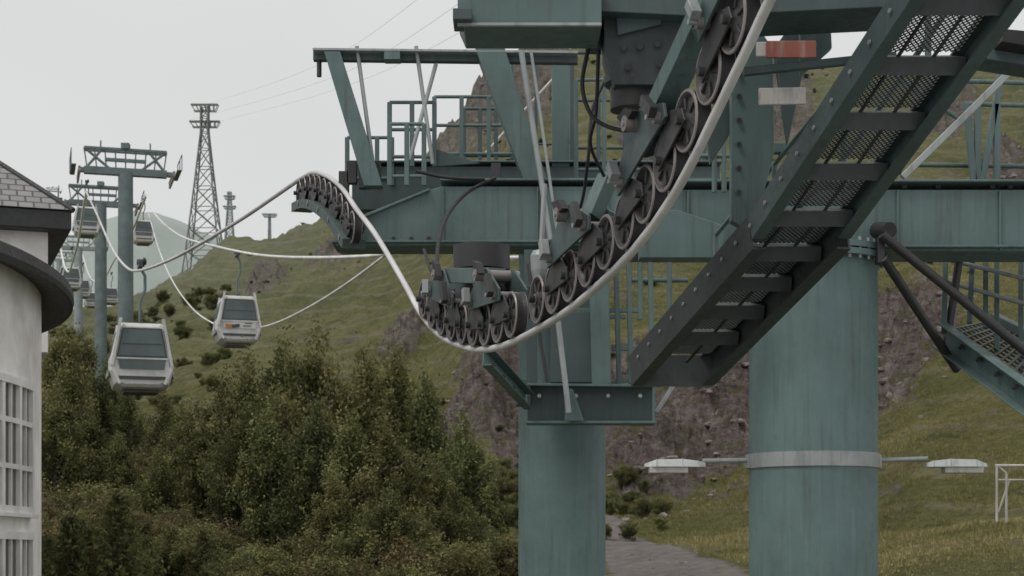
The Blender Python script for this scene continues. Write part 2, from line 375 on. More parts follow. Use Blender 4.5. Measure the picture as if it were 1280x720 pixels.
def pine_mesh(name,seed,H):
    rd=random.Random(seed); mb=MB(); mb.ptube([(0,0,-.4),(0,0,H*.5),(0,0,H)],[.07,.045,.012],'bark',6); cs=[];tn=[]
    for i in range(int(H*5)):
        z=H*(.06+.92*i/(H*5)); L=(H-z)*.34+.12
        for j in range(7):
            az=j*.9+i*1.3+rd.uniform(-.2,.2); o=Vector((math.cos(az),math.sin(az),.25)); l=L*rd.uniform(.75,1.15)
            mb.ptube([(0,0,z),Vector((0,0,z))+o*l],[.012,.004],'bark',4)
            n=int(28*l)+8; f=rng.uniform(.15,1.05,n)[:,None]; q=np.array((0,0,z))+f*np.array(o)*l+rng.normal(size=(n,3))*.06
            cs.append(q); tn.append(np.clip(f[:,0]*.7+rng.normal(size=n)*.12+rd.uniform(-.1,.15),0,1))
    return quadmesh(name,leafquads(np.concatenate(cs),.07,.8),np.concatenate(tn),['leaf','bark'],mb)
pines=[pine_mesh('pine%d'%i,80+i,3.2) for i in range(2)]
def gz(x,y): return float(ground(np.array([x]),np.array([y]))[0])
def place(me,name,u,y,topv,H0m,wscale=1,parent=None):
    x=(u-640)*K*y; z=gz(x,y); h=max(.8,Z(topv,y)-z) if parent is None else Z(topv,y)-z; s=h/H0m
    o=bpy.data.objects.new(name,me); S.collection.objects.link(o)
    o.location=(x,y,z); o.rotation_euler=(0,0,random.uniform(0,6.28)); o.scale=(s*wscale,s*wscale,s)
    if parent: o.parent=parent
    return o
T=[(318,60,440,.85),(362,63,424,.75),(410,61,408,.8),(452,64,428,.7),(496,62,426,.75),(538,60,466,.8),(572,58,516,.9),(600,59,586,1.0),
   (300,55,500,1),(345,54,505,.9),(395,53,495,.9),(445,52,510,.9),(495,52,520,.95),(545,53,575,1),(580,53,630,1.1),(425,48,590,1.1),(485,47,610,1.2),(535,48,650,1.2),(262,62,510,.9),(240,66,500,.9),
   (72,84,402,.8),(98,88,412,.8),(128,86,450,.9),(165,84,478,.95),(205,80,492,1),(235,78,500,1),(65,64,480,1),(105,66,510,1),(150,64,540,1),(195,62,560,1),(285,62,470,.9)]
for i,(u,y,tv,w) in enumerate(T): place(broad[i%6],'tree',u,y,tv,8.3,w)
for u,y,tv in((88,40,640),(112,42,655),(150,40,610),(183,42,668),(60,41,668),(215,44,655),(135,45,640),(255,43,660)): place(pines[int(u)%2],'pine_tree',u,y,tv,3.2,1.1)
bp=empty('bushes')
def bush(k,u,y,lo,hi,w=1.1):
    g=gz((u-640)*K*y,y); gv=H0-g/(K*y); place(shrub[k],'bush',u,y,gv-random.uniform(lo,hi),2.6,w,bp)
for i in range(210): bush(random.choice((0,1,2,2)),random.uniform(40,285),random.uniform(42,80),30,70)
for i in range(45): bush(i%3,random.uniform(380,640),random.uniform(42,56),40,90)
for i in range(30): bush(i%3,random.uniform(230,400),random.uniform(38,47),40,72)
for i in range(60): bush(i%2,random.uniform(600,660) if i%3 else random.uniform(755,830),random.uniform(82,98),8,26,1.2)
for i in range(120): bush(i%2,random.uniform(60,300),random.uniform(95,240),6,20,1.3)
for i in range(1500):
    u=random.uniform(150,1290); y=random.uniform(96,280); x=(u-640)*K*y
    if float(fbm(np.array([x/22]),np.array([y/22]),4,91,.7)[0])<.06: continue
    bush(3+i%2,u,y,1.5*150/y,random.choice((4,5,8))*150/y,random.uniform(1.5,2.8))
# grass tufts
n=60000; u=np.where(rng.random(n)<.8,rng.uniform(745,1300,n),rng.uniform(150,745,n)); y=40+110*rng.random(n)**.8; x=(u-640)*K*y
kp=(pathmask(x,y)<.3)&(rockmask(x,y)<.5)&(fbm(x/3,y/3,3,31)>-.35); x=x[kp];y=y[kp]; z=ground(x,y); n=len(x); nb=5
h=rng.uniform(.08,.24,n)*(1+.6*fbm(x/6,y/6,2,44)); tt=np.clip(.5+.6*fbm(x/5,y/5,3,55)+rng.normal(size=n)*.12,0,1)
co=[]
for b in range(nb):
    an=rng.uniform(0,6.28,n); o=np.stack([np.cos(an),np.sin(an),np.zeros(n)],1)*.09; bs=np.stack([x,y,z-.03],1)+o*rng.uniform(.2,1.6,(n,1))
    sd=np.stack([-np.sin(an),np.cos(an),np.zeros(n)],1)*.022; tip=bs+o*rng.uniform(.3,1.6,(n,1))+np.stack([np.zeros(n)]*2+[h*rng.uniform(.7,1.2,n)],1)
    co.append(np.stack([bs-sd,bs+sd,tip],1))
co=np.stack(co,1).reshape(-1,3)
me=quadmesh('grass',co,np.repeat(tt,nb),['grassb'],None,3); o=bpy.data.objects.new('grass',me); S.collection.objects.link(o)
# rocks
mb=MB(); import bmesh
bm=bmesh.new(); bmesh.ops.create_icosphere(bm,subdivisions=2,radius=1); iv=np.array([v.co[:] for v in bm.verts]); fi=[[v.index for v in f.verts] for f in bm.faces]; bm.free()
for i in range(260):
    a,yy,ru,ry=random.choice([(600,104,70,14),(850,102,110,12),(930,100,80,10),(1130,98,60,9),(800,96,60,9),(1262,150,30,16),(640,200,60,25),(830,66,50,12)])
    u=random.gauss(a,ru*.6); y=random.gauss(yy,ry*.5); x=(u-640)*K*y; z=gz(x,y); s=random.uniform(.08,.34)*(.3 if y<80 else 1)
    q=iv*(1+.7*fbm(iv[:,0]*1.3+i,iv[:,1]*1.3+iv[:,2],3,i)[:,None])*s*np.array([random.uniform(.8,1.5),random.uniform(.7,1.2),random.uniform(.4,.8)])
    mb.add(q+np.array([x,y,z-.15*s]),fi,'rock')
mb.obj('rocks')

# ------------------------------------------------------------ haul ropes
A1=3.96; A2=9.84
def rope(name,uv,a,r,mat,ext=None):
    pts=[R(u,v,a) for u,v in uv]
    if ext: pts=ext+pts
    c=cr(pts,10); rr=[r[0] if p.y<17 else r[0]+(r[1]-r[0])*min(1,(p.y-17)/40) for p in c]
    m=MB(); m.ptube(c,rr,mat,10); m.obj(name); return c
near_uv=[(1100,-250),(1020,-105),(985,-42),(960,5),(932,65),(903,125),(874,185),(852,227),(825,270),(790,315),(750,355),(710,388),(670,413),(635,430),(605,437),(578,433),(550,419),(527,393),(507,357),(487,322),(466,288),(446,262),(428,236),(410,221),(392,216),(375,224)]
c1=rope('haul_rope',near_uv+[(340,248),(300,275),(250,305),(210,326),(175,338),(158,334),(140,310),(122,270),(108,240)],A1,(.029,.045),'rope')
rope('haul_rope',[(1040,-100),(760,290),(640,322),(525,313),(460,320),(400,322),(350,321),(312,317),(270,308),(230,297),(205,280),(190,262),(183,244)],A2,(.029,.055),'rope_far')
rope('haul_rope',[(700,90),(600,200),(540,270),(475,324),(430,357),(390,382),(350,402),(322,410),(295,412),(268,405),(240,385),(215,350),(198,310),(186,268)],11.2,(.029,.045),'rope_far')
rope('haul_rope',[(108,240),(104,262),(98,300),(90,330),(86,340),(80,330),(74,300)],A1,(.05,.08),'rope_far')
rope('haul_rope',[(183,244),(176,262),(160,300),(143,325),(128,350),(112,345),(98,300)],A2,(.05,.08),'rope_far')

def wheel(m,c,r,w,ax=ND):
    pr=[(.0,-w*.62),(.042,-w*.62),(.045,-w*.5),(.075,-w*.3),(r*.74,-w*.22),(r*.82,-w*.42),(r*.90,-w*.52),(r*.98,-w*.5),(r,-w*.42),(r*.93,-w*.12),(r*.93,w*.12),(r,w*.42),(r*.98,w*.5),(r*.8,w*.5),(r*.74,w*.2),(.05,w*.3),(0,w*.5)]
    m.rev(c,ax,pr,['rim','iron','iron','web','web','web','rim','rim','black','black','black','rim','rim','web','web','iron'],32)
    a=ax.cross(UP).normalized(); b=ax.cross(a); ph=random.random()
    for j in range(6):
        an=j*math.pi/3+ph; d=a*math.cos(an)+b*math.sin(an)
        m.box(c-ax*w*.3+d*.06,c-ax*w*.3+d*r*.76,.02,.03,'iron',ax)
def train(m,rp,u0,u1,r,sp,side,w=.10,big=True,mainmat='steel'):
    seg=[p for p in rp if u1<=640+p.x/p.y/K<=u0]
    cs=[];acc=0
    for i in range(len(seg)-1):
        p=seg[i];q=seg[i+1];L=(q-p).length
        while acc<=L:
            c=p.lerp(q,acc/L); t=(q-p).normalized(); nrm=(ND.cross(t)).normalized()
            if nrm.z<0: nrm=-nrm
            nrm*=side; cs.append((c+nrm*(r+.02),t,nrm)); acc+=sp
        acc-=L
    for c,t,nn in cs:
        wheel(m,c,r,w)
        m.tube(c-ND*w*1.1,c+ND*w*1.1,.028,'iron',10)
    for i in range(0,len(cs)-1,2):
        (a,t,nn),(b,_,n2)=cs[i],cs[i+1]; mid=(a+b)/2+nn*(r*.95)
        for q in(-1,1):
            o=ND*(q*w*.78)
            pts=[a+o-t*.05-nn*.04,b+o+t*.05-n2*.04,b+o+t*.05+n2*.05,mid+o+t*.07,mid+o-t*.07,a+o-t*.05+nn*.05]
            m.prism(pts,ND*.016,'iron')
        m.tube(mid-ND*w*1.5,mid+ND*w*1.5,.035,'rim',12)
    if not big: return cs
    for i in range(0,len(cs)-3,4):
        a=(cs[i][0]+cs[i+1][0])/2+cs[i][2]*r*.95; b=(cs[i+2][0]+cs[i+3][0])/2+cs[i+2][2]*r*.95; nn=cs[i+1][2]; t=(b-a).normalized(); mid=(a+b)/2+nn*.2
        for q in(-1,1):
            o=ND*(q*w*1.15)
            m.prism([a+o-t*.09-nn*.05,b+o+t*.09-nn*.05,b+o+t*.09+nn*.05,mid+o+t*.1+nn*.05,mid+o-t*.1+nn*.05,a+o-t*.09+nn*.05],ND*.02,'steel2')
        m.tube(mid-ND*w*1.9,mid+ND*w*1.9,.05,'rim',12)
        m.prism([mid-ND*.18-t*.14,mid-ND*.18+t*.03,mid-ND*.18+t*.12+nn*.13,mid-ND*.18-t*.03+nn*.10],ND*.05,'black')
        m.box(a-ND*.17-t*.05,a-ND*.17+nn*.16+t*.05,.05,.07,'iron')
        m.box(b-ND*.17-t*.05,b-ND*.17+nn*.12-t*.02,.06,.06,'galv')
        for q in(a,b,mid):
            m.tube(q-ND*.14,q-ND*.20,.018,'galv',6)
    for i in range(0,len(cs)-7,8):
        a=(cs[i+1][0]+cs[i+2][0])/2+cs[i+1][2]*(r+.2); b=(cs[i+5][0]+cs[i+6][0])/2+cs[i+5][2]*(r+.2)
        m.box(a,b,.16,.13,mainmat)
    return cs

# ------------------------------------------------------------ front lift tower
ft=empty('ski_lift_tower')
fx,fy=(1016.5-640)*K*14.8,14.8; fr=.5515
m=MB(); zt=Z(328,fy)
m.rev((fx,fy,0),UP,[(fr,-5),(fr,zt)],'column',64)
m.rev((fx,fy,0),UP,[(fr,zt-.02),(fr+.075,zt-.02),(fr+.075,zt+.03),(fr+.02,zt+.03),(fr+.02,zt+.045),(fr+.075,zt+.045),(fr+.075,zt+.095),(.1,zt+.095)],'column',64,False)
for j in range(36):
    an=j*math.pi/18; p=Vector((fx+math.cos(an)*(fr+.045),fy+math.sin(an)*(fr+.045),zt))
    m.tube(p-UP*.05,p+UP*.13,.016,'galv',6)
m.rev((fx,fy,0),UP,[(fr,-.62),(fr+.006,-.615),(fr+.006,-.60),(fr,-.595)],'column',64)
m.obj('column',ft)
m=MB(); zb=Z(577,fy)
m.rev((fx,fy,0),UP,[(fr+.001,zb-.062),(fr+.014,zb-.062),(fr+.014,zb+.062),(fr+.001,zb+.062)],'galv',64,False)
for q in(-1,1):
    m.box((fx+q*(fr+.005),fy,zb-.06),(fx+q*(fr+.005),fy,zb+.06),.05,.14,'galv')
    m.tube((fx+q*fr,fy-.03,zb+.01),(fx+q*(fr+.42),fy-.1,zb+(.0 if q<0 else .02)),.022,'galv',10)
    x0=fx+q*(fr+.40); y0=fy-.1; z0=zb-.015
    prof=[(0,.035,.05),(.06,.055,.075),(.2,.07,.10),(.42,.065,.10),(.52,.03,.05)]
    for k in range(4):
        a,h1,w1=prof[k]; b,h2,w2=prof[k+1]
        vs=[(x0+q*a,y0-w1,z0-.04),(x0+q*a,y0+w1,z0-.04),(x0+q*a,y0+w1*.7,z0-.04+h1),(x0+q*a,y0-w1*.7,z0-.04+h1),
            (x0+q*b,y0-w2,z0-.04),(x0+q*b,y0+w2,z0-.04),(x0+q*b,y0+w2*.7,z0-.04+h2),(x0+q*b,y0-w2*.7,z0-.04+h2)]
        m.add(vs,[(0,1,5,4),(1,2,6,5),(2,3,7,6),(3,0,4,7),(0,1,2,3),(4,5,6,7)],'lamp')
    m.box((x0+q*.15,y0,z0-.065),(x0+q*.48,y0,z0-.065),.15,.05,'whitep')
m.obj('floodlights',ft,.004)
m=MB()
def beam(m,uv,y,dy,mat='steel',ribs=(),v0=0,v1=0):
    m.uvp(uv,y,dy,mat)
    for u in ribs:
        m.box(P(u,v0+1,y-.012),P(u,v1-1,y-.012),.02,.03,mat)
beam(m,[(792,237),(1440,237),(1440,314),(792,314)],14.5,.55,'steel',(860,1122,1250,1330),237,314)
m.box(P(790,236,14.77),P(1442,236,14.77),.66,.022,'steel'); m.box(P(790,316,14.77),P(1442,316,14.77),.66,.022,'steel')
for u in(1130,1172,1240,1262):
    m.box(P(u,228,14.6),P(u,237,14.6),.05,.05,'iron')
m.obj('crossarm',ft,.006)
# catwalk
AL,AR=4.73,5.35
def cz(y): return float(np.interp(y,[6.5,9.14,11.0,13.1,13.4],[4.15,2.96,2.09,1.44,1.35]))
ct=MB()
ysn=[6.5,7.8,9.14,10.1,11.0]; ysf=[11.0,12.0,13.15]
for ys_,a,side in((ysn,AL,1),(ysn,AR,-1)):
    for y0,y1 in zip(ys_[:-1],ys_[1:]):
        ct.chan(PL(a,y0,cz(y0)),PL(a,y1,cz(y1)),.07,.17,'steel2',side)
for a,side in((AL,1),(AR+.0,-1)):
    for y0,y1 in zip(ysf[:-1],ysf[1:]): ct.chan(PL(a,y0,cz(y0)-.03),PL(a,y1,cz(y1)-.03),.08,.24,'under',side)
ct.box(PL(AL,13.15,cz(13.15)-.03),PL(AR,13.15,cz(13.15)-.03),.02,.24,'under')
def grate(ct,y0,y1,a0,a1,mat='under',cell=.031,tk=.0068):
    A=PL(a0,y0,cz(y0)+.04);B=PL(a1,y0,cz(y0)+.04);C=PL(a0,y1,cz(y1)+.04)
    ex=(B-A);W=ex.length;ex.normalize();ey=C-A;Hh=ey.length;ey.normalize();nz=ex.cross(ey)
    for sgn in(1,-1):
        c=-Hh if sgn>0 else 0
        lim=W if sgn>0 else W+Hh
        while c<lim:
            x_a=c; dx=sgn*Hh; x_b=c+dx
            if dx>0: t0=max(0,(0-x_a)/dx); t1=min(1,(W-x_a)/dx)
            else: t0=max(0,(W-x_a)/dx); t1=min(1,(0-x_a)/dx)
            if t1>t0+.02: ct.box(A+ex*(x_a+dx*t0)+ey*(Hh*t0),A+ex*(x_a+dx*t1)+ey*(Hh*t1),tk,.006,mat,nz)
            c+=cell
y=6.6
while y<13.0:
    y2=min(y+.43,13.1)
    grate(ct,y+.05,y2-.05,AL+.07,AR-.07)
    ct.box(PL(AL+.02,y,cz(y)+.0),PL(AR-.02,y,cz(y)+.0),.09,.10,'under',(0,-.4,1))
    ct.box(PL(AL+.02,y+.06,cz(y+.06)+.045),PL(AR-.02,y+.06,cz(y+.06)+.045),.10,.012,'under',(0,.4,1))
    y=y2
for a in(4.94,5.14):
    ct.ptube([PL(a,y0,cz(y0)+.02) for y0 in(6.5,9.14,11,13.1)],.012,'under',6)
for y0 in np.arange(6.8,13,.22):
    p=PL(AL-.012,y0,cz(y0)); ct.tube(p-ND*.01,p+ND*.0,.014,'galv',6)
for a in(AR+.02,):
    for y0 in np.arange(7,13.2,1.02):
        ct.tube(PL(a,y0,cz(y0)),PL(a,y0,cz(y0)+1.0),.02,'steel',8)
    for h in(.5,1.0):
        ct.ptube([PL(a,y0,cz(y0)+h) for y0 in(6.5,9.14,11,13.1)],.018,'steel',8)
ct.obj('catwalk',ft)
# top structure
m=MB()
m.uvp([(572,-30),(572,14),(580,32),(752,32),(752,-30)],10.4,.48,'steel')
m.uvp([(566,10),(566,24),(590,24),(590,10)],10.3,.25,'steel2')
m.box(P(572,31,10.38),P(752,31,10.38),.03,.02,'galv')
m.uvp([(750,-60),(1120,-60),(1120,8),(870,20),(750,14)],10.55,.5,'steel2')
m.uvp([(752,-10),(868,-10),(862,60),(838,106),(768,106),(756,60)],10.7,.34,'under')
m.uvp([(700,-10),(752,-10),(752,62),(735,62)],10.9,.1,'steel2')
m.tube(P(792,104,10.9),P(792,138,10.9),.15,'iron',24); m.tube(P(792,96,10.9),P(792,106,10.9),.19,'steel2',24)
m.uvp([(770,18),(830,8),(826,30),(772,44)],10.66,.03,'steel2')
for u,v in((780,60),(800,58),(822,55),(785,84),(825,80)): m.tube(P(u,v,10.66),P(u,v,10.7),.02,'iron',6)
m.uvp([(914,70),(952,40),(966,60),(968,190),(942,292),(914,276)],11.55,.10,'steel')
for v in range(90,270,30): m.tube(P(924,v,11.52),P(924,v,11.56),.018,'iron',6)
m.uvp([(968,60),(1010,0),(1010,60),(985,180)],11.4,.08,'steel2')
m.uvp([(1000,-20),(1036,-20),(1040,60),(1000,96)],11.2,.06,'steel')
m.uvp([(880,150),(914,120),(914,165),(888,205)],11.7,.06,'steel2')
m.uvp([(846,262),(905,282),(905,322),(800,322),(800,268)],14.0,.2,'steel')
m.box(P(958,62,10.0),P(1020,62,10.0),.02,.10,'red'); m.box(P(945,62,10.02),P(962,62,10.02),.02,.085,'whitep')
m.box(P(948,121,10.1),P(1007,120,10.1),.02,.10,'whitep')
m.box(P(930,90,10.9),P(1120,70,10.9),.05,.05,'steel2')
m.box(P(930,186,12),P(1000,186,12),.07,.07,'steel')
for u in(905,893): m.tube(P(u,140,13),P(u,240,13),.02,'steel',8)
for v in(150,195): m.tube(P(870,v,13),P(950,v,13),.018,'steel',8)
yy=15.6
for a,b in(((1208,130),(1218,236)),((1222,128),(1222,236)),((1254,78),(1226,236)),((1246,130),(1246,236))): m.box(P(*a,yy),P(*b,yy),.055,.055,'steel')
for a,b in(((1140,206),(1290,208)),((1205,130),(1290,132)),((1160,100),(1290,104))): m.tube(P(*a,yy+.2),P(*b,yy+.2),.022,'steel',8)
m.box(P(1128,222,yy-.3),P(1266,86,yy-.3),.06,.06,'galv'); m.tube(P(1085,70,yy),P(1200,150,yy),.022,'steel',8)
m.uvp([(1228,44),(1300,60),(1300,84),(1222,72)],12.5,.3,'steel2')
m.uvp([(1256,36),(1300,40),(1300,60),(1252,52)],12.3,.2,'black')
m.tube(P(1102,293,14.2),P(1290,446,14.6),.04,'iron',12); m.tube(P(1104,322,14.3),P(1196,462,15.3),.04,'iron',12)
m.tube(P(1200,318,15.2),P(1182,440,15.3),.035,'iron',12); m.tube(P(1096,288,14.4),P(1112,288,14.2),.07,'black',12)
m.box(P(1100,290,14.35),P(1100,330,14.35),.06,.12,'iron')
m.chan(P(1180,418,15.3),P(1300,506,13.9),.10,.23,'steel',1); m.chan(P(1236,404,16.4),P(1330,450,15.3),.08,.2,'steel2',-1)
for f in np.linspace(0,1,14):
    a=P(1180,414,15.3).lerp(P(1300,500,13.9),f); b=P(1236,402,16.4).lerp(P(1330,446,15.3),f); m.box(a,b,.03,.02,'under')
for f in np.linspace(0,1,12):
    a=P(1180,414,15.3).lerp(P(1236,402,16.4),f); b=P(1300,500,13.9).lerp(P(1330,446,15.3),f); m.box(a,b,.012,.02,'under')
for a,b in(((1182,318),(1180,416)),((1216,318),(1212,404)),((1246,316),(1246,440)),((1232,316),(1232,410)),((1276,316),(1276,470))): m.box(P(*a,15.4),P(*b,15.2),.045,.045,'steel')
for a,b in(((1176,322),(1296,352)),((1176,350),(1296,384)),((1186,320),(1296,326))): m.tube(P(*a,15.4),P(*b,15.1),.02,'galv',8)
for k,(u,v) in enumerate(((1200,434),(1222,450),(1245,468),(1268,484))):
    p=P(u,v,15.0-.35*k*.8); m.tube(p-Vector((0,.06,0)),p,.022,'iron',6)
m.obj('steelwork',ft,.004)
# sheaves
m=MB()
cs=train(m,c1,1010,672,.185,.395,1)
csb=train(m,c1,648,522,.185,.40,1)
for i in(3,6,9):
    if i<len(cs):
        c,t,nn=cs[i]; m.box(c+nn*.3,c+nn*.62+ND*.15,.14,.10,'steel')
m.tube(P(602,308,16.3),P(602,338,16.3),.27,'iron',24); m.uvp([(560,338),(645,338),(632,352),(575,352)],16.1,.4,'steel2')
m.box(P(553,352,16.2),P(660,366,15),.14,.12,'steel2')
p=P(618,392,14.35); 
m.rev(p,ND,[(0,-.05),(.05,-.05),(.06,-.03),(.2,-.03),(.22,-.06),(.25,-.06),(.25,.06),(.2,.06),(0,.05)],['iron','iron','web','rim','rim','black','web','web'],32)
p=P(606,392,14.6); m.rev(p,ND,[(0,-.05),(.2,-.03),(.22,-.06),(.25,-.06),(.25,.06),(0,.06)],['web','rim','rim','black','web'],32)
p=P(676,330,13.0); m.rev(p,UP,[(.0,-.16),(.05,-.15),(.075,-.05),(.08,.06),(.06,.1),(0,.1)],'galv',16)
m.tube(P(681,230,13),P(676,322,13),.02,'galv',8)
m.obj('sheave_train',ft,.003)
m=MB()
def hose(pts,r=.014,mat='black'): m.ptube(cr(pts,8),r,mat,8)
hose([P(735,60,10.9),P(728,110,10.9),P(745,150,10.9),P(790,163,10.8),P(830,140,10.6),P(845,90,10.5)],.014)
hose([P(748,62,10.9),P(745,140,11),P(738,180,11.2),P(755,220,11.4)],.012)
hose([P(620,222,20),P(585,240,20),P(560,268,19),P(548,305,18),P(546,352,17)],.022)
hose([P(606,224,20),P(560,222,20),P(520,214,20)],.02)
hose([P(756,100,12),P(740,140,12),P(735,200,12),P(725,260,12.5),P(700,300,12.8)],.012)
hose([P(530,312,17),P(540,340,16.6),P(560,352,16),P(590,345,15.8)],.016)
m.obj('hoses',ft)

# ------------------------------------------------------------ rear lift tower
rt=empty('ski_lift_tower')
rx,ry=(702.5-640)*K*21.5,21.5; rr=.549
m=MB(); zt=Z(308,ry)
m.rev((rx,ry,0),UP,[(rr,-5),(rr,zt),(rr+.07,zt),(rr+.07,zt+.05)],'column',64)
m.obj('column',rt)
m=MB()
m.uvp([(420,307),(423,287),(445,274),(535,238),(552,233),(885,233),(885,307)],20.6,.6,'steel')
m.box(P(552,232,20.9),P(885,232,20.9),.72,.03,'steel'); m.box(P(418,308,20.9),P(885,308,20.9),.72,.03,'steel')
m.prism([P(418,286,20.55),P(445,272,20.55),P(537,235,20.55),P(537,238,20.55),P(445,276,20.55),P(418,289,20.55)],(0,.7,0),'steel')
for u in(554,672,760,850): m.box(P(u,234,20.58),P(u,306,20.58),.02,.04,'steel')
for u in range(470,540,22): m.tube(P(u,298,20.56),P(u,298,20.6),.025,'iron',6)
m.uvp([(440,208),(900,208),(900,262),(440,262)],22.0,.4,'steel2')
m.box(P(438,207,22.2),P(900,207,22.2),.5,.025,'steel')
m.obj('crossarm',rt,.006)
m=MB()
m.uvp([(405,64),(425,64),(478,232),(455,232)],20.7,.22,'steel'); m.uvp([(594,60),(631,60),(684,225),(655,225)],20.7,.3,'steel')
m.box(P(392,70,20.9),P(722,74,20.9),.12,.12,'steel2'); m.box(P(392,64,20.8),P(722,68,20.8),.2,.03,'galv')
m.uvp([(690,66),(712,66),(712,208),(690,208)],22,.2,'steel')
m.uvp([(480,64),(500,64),(500,74),(480,74)],20.7,.2,'steel')
m.tube(P(399,72,20.9),P(399,96,20.9),.03,'iron',8)
for a,b in(((446,58),(470,232)),((520,58),(541,205)),((545,80),(512,200))): m.tube(P(*a,20.8),P(*b,20.8),.025,'galv',8)
m.tube(P(652,66,20.4),P(688,300,20.4),.035,'galv',8); m.tube(P(664,66,20.4),P(698,300,20.4),.02,'galv',8)
def rail(u0,u1,vt,vb,y,npst,nr,mat='steel',r=.028):
    for i in range(npst):
        u=u0+(u1-u0)*i/(npst-1); m.box(P(u,vt,y),P(u,vb,y),r*2,r*2,mat)
    for j in range(nr):
        v=vt+(vb-vt)*.85*j/max(1,nr-1); m.tube(P(u0,v,y),P(u1,v,y),r*.8,mat,8)
rail(487,543,128,208,21,3,3); rail(487,530,155,232,20.2,3,2); rail(543,645,121,205,22.3,4,3); rail(434,490,172,232,22,4,2)
rail(580,640,136,205,24,4,2,'steel2'); rail(715,880,66,206,23.5,6,3,'steel2'); rail(720,860,100,232,21.3,5,2,'steel')
rail(640,700,68,200,23,3,2,'steel2',.02)
m.uvp([(545,186),(600,204),(545,208)],21,.05,'steel2')
for u,v in((440,212),(455,218),(470,212),(430,225),(620,215)): 
    m.box(P(u,v-10,21),P(u,v+18,21),.12,.12,'iron')
m.uvp([(645,474),(663,474),(663,506),(645,506)],20.1,.3,'steel2')
m.chan(P(658,505,20.3),P(818,507,20.3),.14,.46,'steel2',-1,.02); m.box(P(658,482,20.25),P(818,484,20.25),.34,.03,'steel'); m.box(P(658,529,20.25),P(818,529,20.25),.34,.03,'steel')
m.uvp([(706,486),(716,486),(730,526),(706,526)],20.0,.03,'steel')
m.box(P(658,483,20.1),P(658,528,20.1),.03,.03,'steel'); m.box(P(817,483,20.1),P(817,528,20.1),.03,.03,'steel')
m.chan(P(604,446,18.5),P(656,502,20),.10,.2,'steel',1)
for f in(.2,.45,.7):
    p=P(604,446,18.5).lerp(P(656,502,20),f); m.tube(p-Vector((0,.06,0)),p,.03,'iron',6)
m.uvp([(688,390),(752,390),(752,478),(688,478)],20.4,.4,'steel2'); m.uvp([(736,312),(760,312),(764,480),(740,480)],20.3,.2,'steel')
m.uvp([(655,312),(668,312),(672,480),(658,480)],20.5,.2,'steel2')
m.tube(P(697,396,19.9),P(711,516,19.9),.035,'galv',10)
m.tube(P(660,330,19.9),P(684,478,19.9),.02,'iron',8)
yy=20.6
for a,b in(((716,388),(800,388)),((716,396),(782,396)),((765,436),(820,436)),((762,480),(838,462))): m.box(P(*a,yy),P(*b,yy),.05,.05,'steel')
for a,b in(((770,330),(774,482)),((786,330),(789,480)),((812,300),(816,482)),((722,386),(722,480)),((800,310),(800,400)),((836,300),(838,460))): m.box(P(*a,yy),P(*b,yy),.06,.06,'steel')
m.box(P(820,516,yy),P(856,460,yy),.08,.05,'galv'); m.tube(P(800,325,yy),P(900,325,yy),.03,'steel',8); m.tube(P(790,350,yy),P(860,350,yy),.03,'steel',8)
for u in(674,720,760,800): 
    p=P(u,495,20.15); m.tube(p-Vector((0,.04,0)),p,.025,'galv',6)
m.obj('steelwork',rt,.004)
m=MB()
csr=train(m,c1,447,372,.19,.42,-1,.10,False)
for i in range(len(csr)-1): m.box(csr[i][0]+csr[i][2]*.2,csr[i+1][0]+csr[i+1][2]*.2,.28,.12,'steel2')
m.box(csr[3][0]+csr[3][2]*.2,P(440,262,21.0),.2,.26,'steel2')
m.obj('sheave_train',rt,.003)

# ------------------------------------------------------------ far lift towers
def fartower(u,y,vtop,vbase,mat,lo=False,s=1.0):
    e=empty('ski_lift_tower'); m=MB(); c=P(u,vtop,y); zb=min(gz(c.x,c.y)-1,Z(vbase,y)); r=.47*s
    m.tube((c.x,c.y,zb),(c.x,c.y,c.z-1.0),r*1.15,mat,20,r)
    a=2.6*s
    C=c-UP*1.0*s
    m.box(C-ND*a,C+ND*a,.5*s,.45*s,mat)
    m.box(C-ND*a*.5+UP*.75*s,C+ND*a*.5+UP*.75*s,.25*s,.2*s,mat)
    t=c+UP*.45*s
    m.box(t-ND*a,t+ND*a,.2*s,.16*s,mat); m.box(t-ND*a+LD*.8,t+ND*a+LD*.8,.14*s,.12*s,mat)
    for q in np.linspace(-1,1,9):
        m.tube(C+ND*a*q*.92,t+ND*a*q,.045*s,mat,5)
    for q in(-1,1):
        m.tube(C+ND*a*q*.3,t+ND*a*q,.09*s,mat,6); m.tube(C+ND*a*q,t+ND*a*q*.55,.09*s,mat,6)
        m.tube(t+ND*a*q*.6,t+ND*a*q*.6+UP*.5*s,.05*s,mat,5)
        p=C+ND*2.94*q*s
        m.box(p-LD*1.7*s-UP*.2*s,p+LD*1.7*s-UP*.2*s,.14*s,.18*s,mat); m.box(p,C+ND*a*q*.8,.3*s,.3*s,mat)
        for k in range(-4,5): m.rev(p+LD*.4*k*s-UP*.4*s,ND,[(0,-.06),(.17*s,-.06),(.17*s,.06),(0,.06)],'rim' if not lo else mat,12)
        m.box(p-LD*1.6*s+ND*.35*q*s,p+LD*1.6*s+ND*.35*q*s,.3*s,.05,mat)
        for k in(-1.5,0,1.5): m.tube(p+LD*k*s+ND*.5*q*s,p+LD*k*s+ND*.5*q*s+UP*1.0*s,.03*s,mat,5)
        m.tube(p-LD*1.6*s+ND*.5*q*s+UP*1.0*s,p+LD*1.6*s+ND*.5*q*s+UP*1.0*s,.03*s,mat,5)
    m.box(c+UP*.5*s,c+UP*.85*s,.5*s,.5*s,mat)
    m.obj('structure',e)
fartower(157,110,196,430,'far'); fartower(126,143,240,430,'far'); fartower(98,205,300,420,'vfar',True); fartower(74,300,318,420,'vfar',True); fartower(66,240,236,430,'vfar',True,.35)

